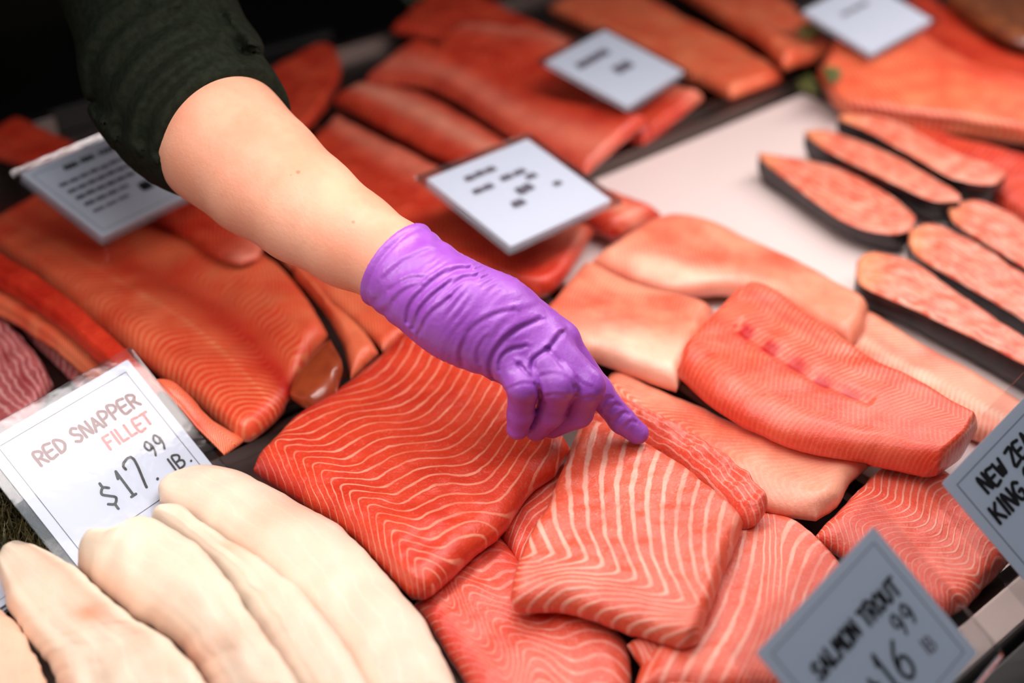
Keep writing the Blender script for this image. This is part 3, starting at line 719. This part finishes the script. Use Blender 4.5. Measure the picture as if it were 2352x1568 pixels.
CARD_AT = {   # centre, right and up directions, size
    'rs': ((-0.3034, 0.6828, 0.0458), (0.6293, 0.777, 0.017), (-0.6372, 0.5032, 0.5838), 1.22),
    'trout': ((0.209, 0.4691, 0.0847), (0.7142, 0.6489, 0.2625), (-0.6371, 0.4472, 0.6278), 1.06),
    'nz': ((0.3697, 0.6148, 0.0821), (0.7295, 0.5901, 0.3459), (-0.6497, 0.4396, 0.6202), 1.22),
    'mid': ((0.0072, 1.0188, 0.0873), (0.7271, 0.686, -0.0277), (-0.6703, 0.7181, 0.1874), 1.27),
    'far': ((0.1193, 1.3209, 0.0806), (0.5821, 0.8127, -0.0267), (-0.7898, 0.5729, 0.2192), 1.22),
    'tr': ((0.4465, 1.4791, 0.0809), (0.7629, 0.6382, 0.1033), (-0.6438, 0.7353, 0.212), 1.18),
    'left': ((-0.3735, 1.0008, 0.1035), (0.5073, 0.8576, -0.0845), (-0.7912, 0.5023, 0.3489), 1.1),
    'edge': ((-0.3985, 0.583, 0.0095), (.63, .7766, 0), (-.7766, .63, 0), 0.95),
}
def place_card(key, label, lines, **k):
    T, X, Y, s = CARD_AT[key]
    bw, bh = .091 * s, .080 * s
    text = []
    for (nm, mat, w, items) in lines:
        L = []
        for (txt, x0, x1, base, hgt) in items: L += letters(txt, x0, x1, base, hgt, bw, bh)
        text.append((nm, mat, L, w * s))
    return card(label, T, X, Y, text, bw, bh, **k)
place_card('rs', 'RED SNAPPER FILLET price card at the left behind the white fillets', [
    ('heading', 'inkred', .00095, [('RED SNAPPER', .14, .94, .285, .115)]),
    ('subheading', 'inkpale', .0009, [('FILLET', .57, .93, .465, .11)]),
    ('price', 'ink', .00085, [('$', .32, .41, .86, .20), ('17', .47, .66, .86, .24), ('.', .68, .72, .86, .1)]),
    ('cents', 'ink', .00072, [('99', .76, .90, .69, .13), ('lB', .83, .93, .885, .11), ('.', .95, .985, .885, .1)])])
place_card('trout', 'SALMON TROUT price card at the lower right corner in front of the steel rail', [
    ('heading', 'ink', .00115, [('SALMON TROUT', .13, .93, .37, .125)]),
    ('price', 'ink', .00115, [('$', .32, .42, .84, .22), ('16', .46, .68, .83, .28)]),
    ('cents', 'ink', .00085, [('99', .73, .90, .60, .16)]),
    ('unit', 'inkgrey', .00060, [('lB', .80, .88, .83, .11)])], sleeve=.012)
place_card('nz', 'NEW ZEALAND KING SALMON price card cut off by the right edge', [
    ('heading', 'ink', .00110, [('NEW ZEALAND', .12, .86, .20, .12), ('KING SALMON', .05, .85, .40, .13)])], sleeve=.010)
place_card('mid', 'pale blurred price card in the middle above the glove, two written lines', [
    ('heading', 'inkgrey', .0011, [('~~~', .20, .52, .17, .10), ('~~', .46, .72, .34, .10), ('~~', .14, .34, .36, .10)]),
    ('price', 'inkgrey', .0011, [('~', .30, .42, .72, .14), ('~~', .46, .62, .60, .16), ('~', .66, .76, .45, .10), ('~', .80, .87, .66, .08)])], frame=False)
place_card('far', 'grey blurred price card farther back, between the red and orange fillets', [
    ('heading', 'inkgrey', .0016, [('~~~~', .15, .70, .30, .16), ('~~', .42, .70, .66, .20)])], frame=False)
place_card('tr', 'blurred price card at the top right above the green garnish', [
    ('heading', 'inkgrey', .0010, [('~~~', .25, .7, .35, .10)])], frame=False)
place_card('left', 'shaded greyish price card by the sleeve with lines of small print', [
    ('heading', 'ink', .0010, [('~~', .30, .66, .13, .10), ('~', .72, .92, .13, .10)]),
    ('small_print', 'inkgrey', .0007, [('~~~~~~~', .10, .92, .30, .07), ('~~~~~~~', .10, .90, .42, .07), ('~~~~~~', .10, .80, .54, .07), ('~~~~', .10, .62, .66, .07), ('~~~', .10, .52, .78, .06)]),
    ('price', 'ink', .0013, [('~', .70, .82, .82, .2), ('~', .86, .95, .70, .14)])])
place_card('edge', 'price card almost wholly out of the left edge below the red snapper card', [], frame=True)

# ------------------------------------------------------------------ greens
def leaf(name, label, spots, colours, seed):
    """curly parsley: many small ruffled leaflets on short stems, one bunch"""
    r = np.random.RandomState(seed)
    vs, fs = [], []
    for (x, y, z, rad) in spots:
        for _ in range(46):
            d = r.normal(size=3); d /= np.linalg.norm(d); d[2] = abs(d[2])
            c = np.array([x, y, z]) + d * rad * r.uniform(.4, 1)
            n = d + r.normal(size=3) * .5; n /= np.linalg.norm(n)
            t = np.cross(n, r.normal(size=3)); t /= np.linalg.norm(t); b_ = np.cross(n, t)
            k = len(vs); sz = rad * r.uniform(.25, .45)
            vs.append(tuple(c))
            for q in range(9):
                a = 2 * math.pi * q / 9
                w = sz * (1 + .3 * math.cos(3 * a))
                vs.append(tuple(c + w * (math.cos(a) * t + math.sin(a) * b_) + n * sz * .35 * math.sin(3 * a + 1)))
            fs += [(k, k + 1 + q, k + 1 + (q + 1) % 9) for q in range(9)]
    o = link_mesh(name, vs, fs, plain(name + ' green', colours[0], .5, col2=colours[1], nscale=50, sss=.1))
    return tag(o, label, 'garnish', 'green garnish sprigs')
def on_fish(px, py, dz):
    q = PX(px, py, .02)
    return (q[0], q[1], float(gsample(GH, q[0], q[1])) + dz)
for k, (px, py, rad) in enumerate([(1850, 125, .013), (1862, 172, .013), (1905, 228, .012)]):
    leaf('parsley_sprig', ('yellow green garnish leaf at the top of the pale tray, highest of three', 'yellow green garnish leaf at the far corner of the pale tray, middle of three', 'yellow green garnish leaf lowest of three, above the pink steaks')[k], [on_fish(px, py, .006) + (rad,)], (srgb(150, 150, 90), srgb(96, 104, 50)), 3 + k)
leaf('parsley_sprig', 'dark green garnish at the back edge of the case, at the top', [on_fish(950, 12, .008) + (.018,)], (srgb(40, 62, 26), srgb(24, 40, 16)), 9)
def grass(name, label):
    """strip of artificial grass: upright blades on a base band, one object"""
    r = np.random.RandomState(12)
    vs, fs = [], []
    for _ in range(1500):
        px, py = r.uniform(-90, 130), r.uniform(1110, 1300)
        if py < 1085 + px * 1.15 - 20: continue
        q = PX(px, py, .004)
        z = .0052
        h = r.uniform(.010, .020); a = r.uniform(0, 6.28); l = r.normal(size=2) * .006
        dx, dy = .0011 * math.cos(a), .0011 * math.sin(a)
        k = len(vs)
        vs += [(q[0] - dx, q[1] - dy, z), (q[0] + dx, q[1] + dy, z), (q[0] + dx * .7 + l[0] * .4, q[1] + dy * .7 + l[1] * .4, z + h * .6), (q[0] - dx * .7 + l[0] * .4, q[1] - dy * .7 + l[1] * .4, z + h * .6), (q[0] + l[0], q[1] + l[1], z + h)]
        fs += [(k, k + 1, k + 2, k + 3), (k + 3, k + 2, k + 4)]
    o = link_mesh(name, vs, fs, plain(name + ' green', srgb(58, 60, 34), .5, col2=srgb(96, 82, 50), nscale=70))
    return tag(o, label, 'garnish', kind='stuff')
grass('artificial_grass', 'dark green brown artificial grass strip between the red snapper card and the white fillets')

# ------------------------------------------------------------------ the person: signed distances meshed by surface nets
def surface_nets(F, org, h):
    S = F < 0
    nx, ny, nz = F.shape
    c = [(i, j, k) for i in (0, 1) for j in (0, 1) for k in (0, 1)]
    cnt = sum(S[i:nx - 1 + i, j:ny - 1 + j, k:nz - 1 + k].astype(np.int8) for i, j, k in c)
    act = np.argwhere((cnt > 0) & (cnt < 8))
    acc = np.zeros((len(act), 3)); num = np.zeros(len(act))
    for a in range(8):
        for ax in (0, 1, 2):
            if c[a][ax]: continue
            p0 = act + c[a]
            e = np.zeros(3, int); e[ax] = 1
            p1 = p0 + e
            f0, f1 = F[tuple(p0.T)], F[tuple(p1.T)]
            m = (f0 < 0) != (f1 < 0)
            t = np.where(m, f0 / np.where(m, f0 - f1, 1), 0)
            acc += np.where(m[:, None], p0 + t[:, None] * e, 0); num += m
    V = acc / num[:, None] * h + org
    idx = np.full((nx - 1, ny - 1, nz - 1), -1); idx[tuple(act.T)] = np.arange(len(act))
    Fc = []
    for ax in range(3):
        o1, o2 = [(1, 2), (2, 0), (0, 1)][ax]
        sl0 = [slice(None)] * 3; sl1 = [slice(None)] * 3
        sl0[ax] = slice(0, -1); sl1[ax] = slice(1, None)
        a, b = S[tuple(sl0)], S[tuple(sl1)]
        for flip, m in ((0, a & ~b), (1, ~a & b)):
            q = np.argwhere(m)
            q = q[(q[:, o1] > 0) & (q[:, o2] > 0) & (q[:, o1] < F.shape[o1] - 1) & (q[:, o2] < F.shape[o2] - 1)]
            e1 = np.zeros(3, int); e1[o1] = 1
            e2 = np.zeros(3, int); e2[o2] = 1
            quad = [idx[tuple((q - d).T)] for d in (0 * e1, e1, e1 + e2, e2)]
            quad = np.stack(quad, 1)
            Fc.append(quad if flip else quad[:, ::-1])
    Fc = np.vstack(Fc)
    return V, Fc[(Fc >= 0).all(1)]

def cam_pt(px, py, d):
    return np.array([(px - 1176) / FPX * d, (784 - py) / FPX * d, d])
def cam_to_world(V):
    return np.stack([V[:, 0], V[:, 2] * CP + V[:, 1] * SP, H_CAM - V[:, 2] * SP + V[:, 1] * CP], 1)

class Field:
    def __init__(self, lo, hi, h):
        self.h, self.org = h, np.array(lo, float)
        n = np.ceil((np.array(hi) - lo) / h).astype(int) + 1
        ax = [self.org[i] + np.arange(n[i]) * h for i in range(3)]
        self.X, self.Y, self.Z = [a.astype(np.float32) for a in np.meshgrid(*ax, indexing='ij')]
        self.F = np.full(self.X.shape, 1.0, np.float32)
    def caps(self, a, ra, b, rb, flat=1.0):
        ab = (b - a).astype(np.float32)
        px, py, pz = self.X - np.float32(a[0]), self.Y - np.float32(a[1]), self.Z - np.float32(a[2])
        t = np.clip((px * ab[0] + py * ab[1] + pz * ab[2]) / np.float32(ab @ ab + 1e-12), 0, 1)
        d = np.sqrt((px - t * ab[0]) ** 2 + (py - t * ab[1]) ** 2 + ((pz - t * ab[2]) / flat) ** 2)
        return d - (np.float32(ra) + t * np.float32(rb - ra))
    def add(self, d, k):
        if k <= 0:
            self.F = np.minimum(self.F, d); return
        hh = np.clip(.5 + .5 * (self.F - d) / k, 0, 1)
        self.F = self.F * (1 - hh) + d * hh - k * hh * (1 - hh)
    def chain(self, pts, k, k0=None, grow=0.0, flat=1.0):
        """pts: (px, py, depth, radius)"""
        sub = None
        for (p, q) in zip(pts[:-1], pts[1:]):
            d = self.caps(cam_pt(*p[:3]), p[3] + grow, cam_pt(*q[:3]), q[3] + grow, flat)
            if sub is None: sub = d
            else:
                hh = np.clip(.5 + .5 * (sub - d) / k, 0, 1)
                sub = sub * (1 - hh) + d * hh - k * hh * (1 - hh)
        self.add(sub, k if k0 is None else k0)
    def line2d(self, pts, d=.87):
        """distance, seen from the front, to a polyline of the photograph; side sign"""
        P = np.array([cam_pt(x, y, d)[:2] for x, y in catmull(pts, 14)])
        sc = d / self.Z
        x, y = self.X * sc, self.Y * sc
        best = np.full(self.X.shape, 9., np.float32); sg = np.zeros(self.X.shape, np.float32)
        for a, b in zip(P[:-1], P[1:]):
            ab = b - a
            t = np.clip(((x - a[0]) * ab[0] + (y - a[1]) * ab[1]) / (ab @ ab), 0, 1)
            dx, dy = x - a[0] - t * ab[0], y - a[1] - t * ab[1]
            dd = np.sqrt(dx * dx + dy * dy)
            m = dd < best
            best = np.where(m, dd, best)
            sg = np.where(m, np.sign(dx * -ab[1] + dy * ab[0]), sg)
        return best, sg
    def crease(self, pts, depth, width, lip=.6):
        d, s = self.line2d(pts)
        self.F += depth * np.exp(-(d / width) ** 2) - lip * depth * np.exp(-((d - 1.6 * width) / (1.1 * width)) ** 2) * (s > 0)
    def mesh(self):
        V, Fc = surface_nets(self.F, self.org, self.h)
        return cam_to_world(V), Fc

CUFF, WRIST = (908, 606, .888), (1003, 682, .874)
HAND = {
 'palm': [(1003, 682, .874, .0275), (1060, 722, .872, .0285), (1120, 762, .872, .0275)],
 'palm2': [(1060, 715, .880, .026), (1150, 735, .884, .026), (1225, 762, .888, .019)],
 'm5': [(1060, 755, .868, .020), (1162, 830, .864, .0132)], 'm4': [(1060, 735, .868, .020), (1208, 796, .867, .0136)],
 'm3': [(1080, 715, .872, .020), (1248, 776, .873, .0140)], 'm2': [(1090, 700, .880, .020), (1286, 776, .886, .0138)],
 'pinky': [(1172, 838, .862, .0125), (1202, 886, .854, .0116), (1196, 950, .872, .0093), (1189, 984, .880, .0083)],
 'ring': [(1218, 806, .864, .0130), (1282, 880, .858, .0134), (1264, 948, .879, .0102), (1232, 984, .892, .0092)],
 'middle': [(1260, 788, .871, .0132), (1346, 886, .868, .0134), (1328, 948, .888, .0106), (1268, 977, .899, .0094)],
 'index': [(1292, 790, .886, .0130), (1372, 896, .897, .0108), (1428, 965, .906, .0094), (1464, 994, .9100, .0086)],
 'thumb': [(1110, 800, .900, .018), (1200, 865, .916, .0125), (1285, 925, .915, .0105), (1320, 950, .912, .0095)],
}
def build_hand(f, grow, full=True):
    f.chain(HAND['palm'], .02, .02, grow)
    f.chain(HAND['palm2'], .02, .022, grow)
    for k in ('m5', 'm4', 'm3', 'm2'): f.chain(HAND[k], .010, .010, grow)
    f.chain(HAND['thumb'], .008, .008, grow)
    for k in ('index', 'middle', 'ring', 'pinky'):
        sub = Field.__new__(Field); sub.X, sub.Y, sub.Z = f.X, f.Y, f.Z
        sub.F = np.full(f.X.shape, 1.0, np.float32)
        sub.chain(HAND[k], .004, 0, grow)
        # fingers blend softly with the knuckles but stay apart from one another
        near = f.caps(cam_pt(*HAND[k][0][:3]), .019, cam_pt(*HAND[k][0][:3]), .019)
        kk = np.clip(.0060 - np.maximum(near, 0) * .5, .0008, .0060).astype(np.float32)
        hh = np.clip(.5 + .5 * (f.F - sub.F) / kk, 0, 1)
        f.F = f.F * (1 - hh) + sub.F * hh - kk * hh * (1 - hh)

person = empty('person', (-.35, 1.1, -.9))
tag(person, 'person leaning over the case in a dark green top with a purple glove, pointing', 'person')

# bare arm with the hand inside the glove: one continuous skin
bf = Field((-.38, -.10, .80), (.13, .26, 1.12), .0022)
bf.chain([(905, 604, .888, .0308), (800, 545, .902, .0345), (700, 477, .917, .0405), (600, 400, .933, .0468), (515, 325, .950, .0512), (430, 240, .98, .050), (380, 130, 1.0, .050), (300, -60, 1.05, .05)], .014)
bf.chain([(905, 604, .888, .0300), (1003, 682, .874, .0245)], .008)
build_hand(bf, -.0035)
V, Fc = bf.mesh()
skin_m = NT('skin of the arm')
cA = skin_m.mix(skin_m.ramp(skin_m.noise(22, 4), .3, .7), srgb(226, 166, 138), srgb(218, 148, 120))
fre = skin_m.n('ShaderNodeTexVoronoi', {'Scale': 38, 'Randomness': 1.0})
skin_m.t.links.new(skin_m.co(), fre.inputs['Vector'])
cA = skin_m.mix(skin_m.math('MULTIPLY', skin_m.ramp(fre.outputs['Distance'], .075, .045), .5), cA, srgb(150, 84, 60))
skin_m.p(Base_Color=cA, Roughness=.5, Specular_IOR_Level=.35, Subsurface_Weight=.15, Subsurface_Radius=(.008, .003, .0015), Subsurface_Scale=1.0)
bpn = skin_m.n('ShaderNodeBump', {'Strength': .4, 'Distance': .0008, 'Height': skin_m.noise(330, 4)})
skin_m.p(Normal=bpn.outputs[0])
body = link_mesh('body', V, Fc, skin_m.m); keep(body, person)

# the glove
gf = Field((-.115, -.082, .815), (.115, .092, .945), .00115)
gf.chain([(870, 575, .893, .0330), CUFF + (.0330,), (960, 648, .881, .0300), WRIST + (.0278,)], .012)
build_hand(gf, 0.0)
c0, c1 = cam_pt(*CUFF), cam_pt(*WRIST)
ax = (c1 - c0) / np.linalg.norm(c1 - c0)
tt = (gf.X - c0[0]) * ax[0] + (gf.Y - c0[1]) * ax[1] + (gf.Z - c0[2]) * ax[2]
# loose latex: bands of folds round the wrist, broken up by slow waves
wav = np.sin(gf.X * 90 + gf.Y * 60) * .8 + np.sin(gf.Y * 140 - gf.X * 50 + 1) * .6 + np.sin(gf.Z * 160) * .5
env = np.exp(-((tt - .060) / .018) ** 2)
gf.F += (.00042 * env * (1 + np.sin(gf.X * 170 + gf.Z * 120 + gf.Y * 60)) * np.sin(tt * 1300 + wav * 2.4)).astype(np.float32)
env2 = np.exp(-((tt - .022) / .016) ** 2)
gf.F += (.0005 * env2 * np.sin(gf.X * 260 - gf.Y * 330 + wav * 2.0)).astype(np.float32)
env3 = np.clip(1 - np.abs(tt - .10) / .03, 0, 1)
gf.F += (.00025 * env3 * np.sin(tt * 640 + wav * 2.4)).astype(np.float32)
for pts, dp, wd in [
    ([(938, 738), (945, 700), (985, 655), (1040, 622), (1078, 618)], .0016, .0022),
    ([(950, 752), (965, 712), (1005, 672), (1060, 640), (1095, 635)], .0014, .0020),
    ([(962, 765), (985, 725), (1030, 685)], .0010, .0016),
    ([(1062, 838), (1060, 800), (1085, 755), (1130, 725), (1180, 712)], .0009, .0020),
    ([(1130, 862), (1128, 830), (1150, 790), (1185, 760), (1240, 735)], .0013, .0022),
    ([(1148, 850), (1150, 825), (1170, 805), (1210, 795)], .0009, .0016),
    ([(1222, 845), (1228, 825), (1262, 800), (1282, 775), (1290, 765)], .0016, .0020),
    ([(1100, 830), (1098, 805), (1115, 775)], .0007, .0018),
    ([(1192, 838), (1222, 872), (1240, 905)], .0016, .0020), ([(1258, 802), (1300, 850), (1318, 890)], .0014, .0020),
    ([(1165, 893), (1200, 880), (1228, 882)], .0006, .0012), ([(1240, 912), (1275, 905), (1310, 912)], .0006, .0012),
    ([(1320, 918), (1350, 912), (1378, 915)], .0006, .0012), ([(1245, 862), (1275, 858), (1300, 866)], .0004, .0014),
    ([(1325, 868), (1340, 882), (1360, 890)], .0005, .0014),
    ([(1392, 945), (1412, 928), (1425, 932)], .0007, .0014), ([(1408, 968), (1432, 948), (1445, 952)], .0008, .0014),
    ([(1425, 990), (1448, 968), (1462, 970)], .0007, .0013), ([(1385, 925), (1398, 912), (1408, 915)], .0006, .0013),
    ([(880, 640), (930, 600), (985, 575)], .0006, .0020), ([(895, 665), (940, 640), (975, 640)], .0007, .0018), ([(905, 690), (930, 668), (965, 655)], .0008, .0018)]:
    gf.crease(pts, dp, wd)
# open end: cut square, with a rolled rim
rimr = .0347
gf.F += (.0009 * np.exp(-((tt - .0062) / .0016) ** 2)).astype(np.float32)
gf.F = np.maximum(gf.F, -tt)
rad = np.sqrt(np.maximum((gf.X - c0[0]) ** 2 + (gf.Y - c0[1]) ** 2 + (gf.Z - c0[2]) ** 2 - tt ** 2, 0))
gf.add(np.sqrt((rad - rimr + .0006) ** 2 + (tt - .0016) ** 2) - .0018, .0006)
V, Fc = gf.mesh()
gm = NT('purple latex')
gcol = gm.mix(gm.ramp(gm.noise(35, 3), .3, .7), srgb(160, 86, 190), srgb(150, 74, 180))
gm.p(Base_Color=gcol, Roughness=gm.math('MULTIPLY_ADD', gm.ramp(gm.noise(60, 3), .45, .65), -.16, .44), Specular_IOR_Level=.5, Subsurface_Weight=.03, Subsurface_Radius=(.003, .001, .004), Subsurface_Scale=1.0)
gh = gm.math('MULTIPLY_ADD', gm.noise(95, 4, .6), 1.0, gm.math('MULTIPLY', gm.noise(420, 3), .25))
gb = gm.n('ShaderNodeBump', {'Strength': .32, 'Distance': .0022, 'Height': gh})
gm.p(Normal=gb.outputs[0])
glove = link_mesh('glove', V, Fc, gm.m); keep(glove, person)
glove['label'] = 'purple latex glove on the pointing right hand'

# dark top: sleeve pushed up to the elbow, shoulder and trunk
sf = Field((-1.05, -.16, .84), (-.16, .75, 1.80), .0062)
S0, S1 = (525, 312, .948), (430, 235, .982)
sleeve_pts = [S0 + (.0528,), (475, 272, .965, .0560), S1 + (.0600,), (385, 130, 1.0, .0610), (330, -40, 1.02, .062), (230, -250, 1.03, .066), (150, -420, 1.04, .075)]
sm = NT('dark green jersey')
sc_ = sm.mix(sm.ramp(sm.noise(160, 3), .3, .7), srgb(31, 35, 26), srgb(22, 26, 19))
sm.p(Base_Color=sc_, Roughness=.9, Specular_IOR_Level=.08)
sbn = sm.n('ShaderNodeBump', {'Strength': .3, 'Distance': .0008, 'Height': sm.noise(900, 3)})
sm.p(Normal=sbn.outputs[0])
shoulder = cam_pt(150, -420, 1.04)
def w2c(p):
    d = p[1] * CP + (H_CAM - p[2]) * SP
    return np.array([p[0], p[1] * SP - (H_CAM - p[2]) * CP, d])
waist = w2c(np.array([-.76, 1.60, .06]))
chest = w2c(np.array([-.56, 1.36, .36]))
sf.add(sf.caps(waist, .15, chest, .155), .02)
sf.add(sf.caps(chest, .14, shoulder, .075), .04)
V, Fc = sf.mesh()
# fine sleeve of its own resolution joined to the trunk
tf = Field((-.38, -.02, .86), (-.155, .335, 1.12), .0022)
tf.chain(sleeve_pts, .03)
s0, s1 = cam_pt(*S0), cam_pt(*S1)
axs = (s1 - s0) / np.linalg.norm(s1 - s0)
ts = (tf.X - s0[0]) * axs[0] + (tf.Y - s0[1]) * axs[1] + (tf.Z - s0[2]) * axs[2]
for pts, dp, wd in [
    ([(330, 320), (345, 250), (420, 170), (520, 120), (570, 118)], .0050, .0055),
    ([(275, 290), (300, 220), (380, 130), (470, 90), (550, 100)], .0050, .0065),
    ([(240, 250), (250, 190), (300, 110), (400, 45), (490, 35)], .0050, .0070),
    ([(370, 350), (400, 270), (470, 185), (560, 130)], .0035, .0045),
    ([(215, 230), (215, 150), (260, 70), (330, 20)], .0040, .0060), ([(470, 60), (520, 55), (545, 90)], .0035, .0045), ([(430, 10), (480, 0), (510, 30)], .0030, .0050)]:
    tf.crease(pts, dp, wd, .7)
tf.crease([(395, 395), (415, 320), (470, 245), (540, 185), (598, 165)], .0013, .0022, .5)   # the seam of the cuff
tf.F = np.maximum(tf.F, -ts)
bot = np.sqrt(np.maximum((tf.X - s0[0]) ** 2 + (tf.Y - s0[1]) ** 2 + (tf.Z - s0[2]) ** 2 - ts ** 2, 0))
tf.add(np.abs(ts - .002) * .0 + np.sqrt((bot - .0512) ** 2 + (ts - .002) ** 2) - .0022, .001)
V2, F2 = tf.mesh()
top_ = link_mesh('jersey', np.vstack([V, V2]), np.vstack([Fc, F2 + len(V)]), sm.m); keep(top_, person)
top_['label'] = 'dark green top with the sleeve pushed up'
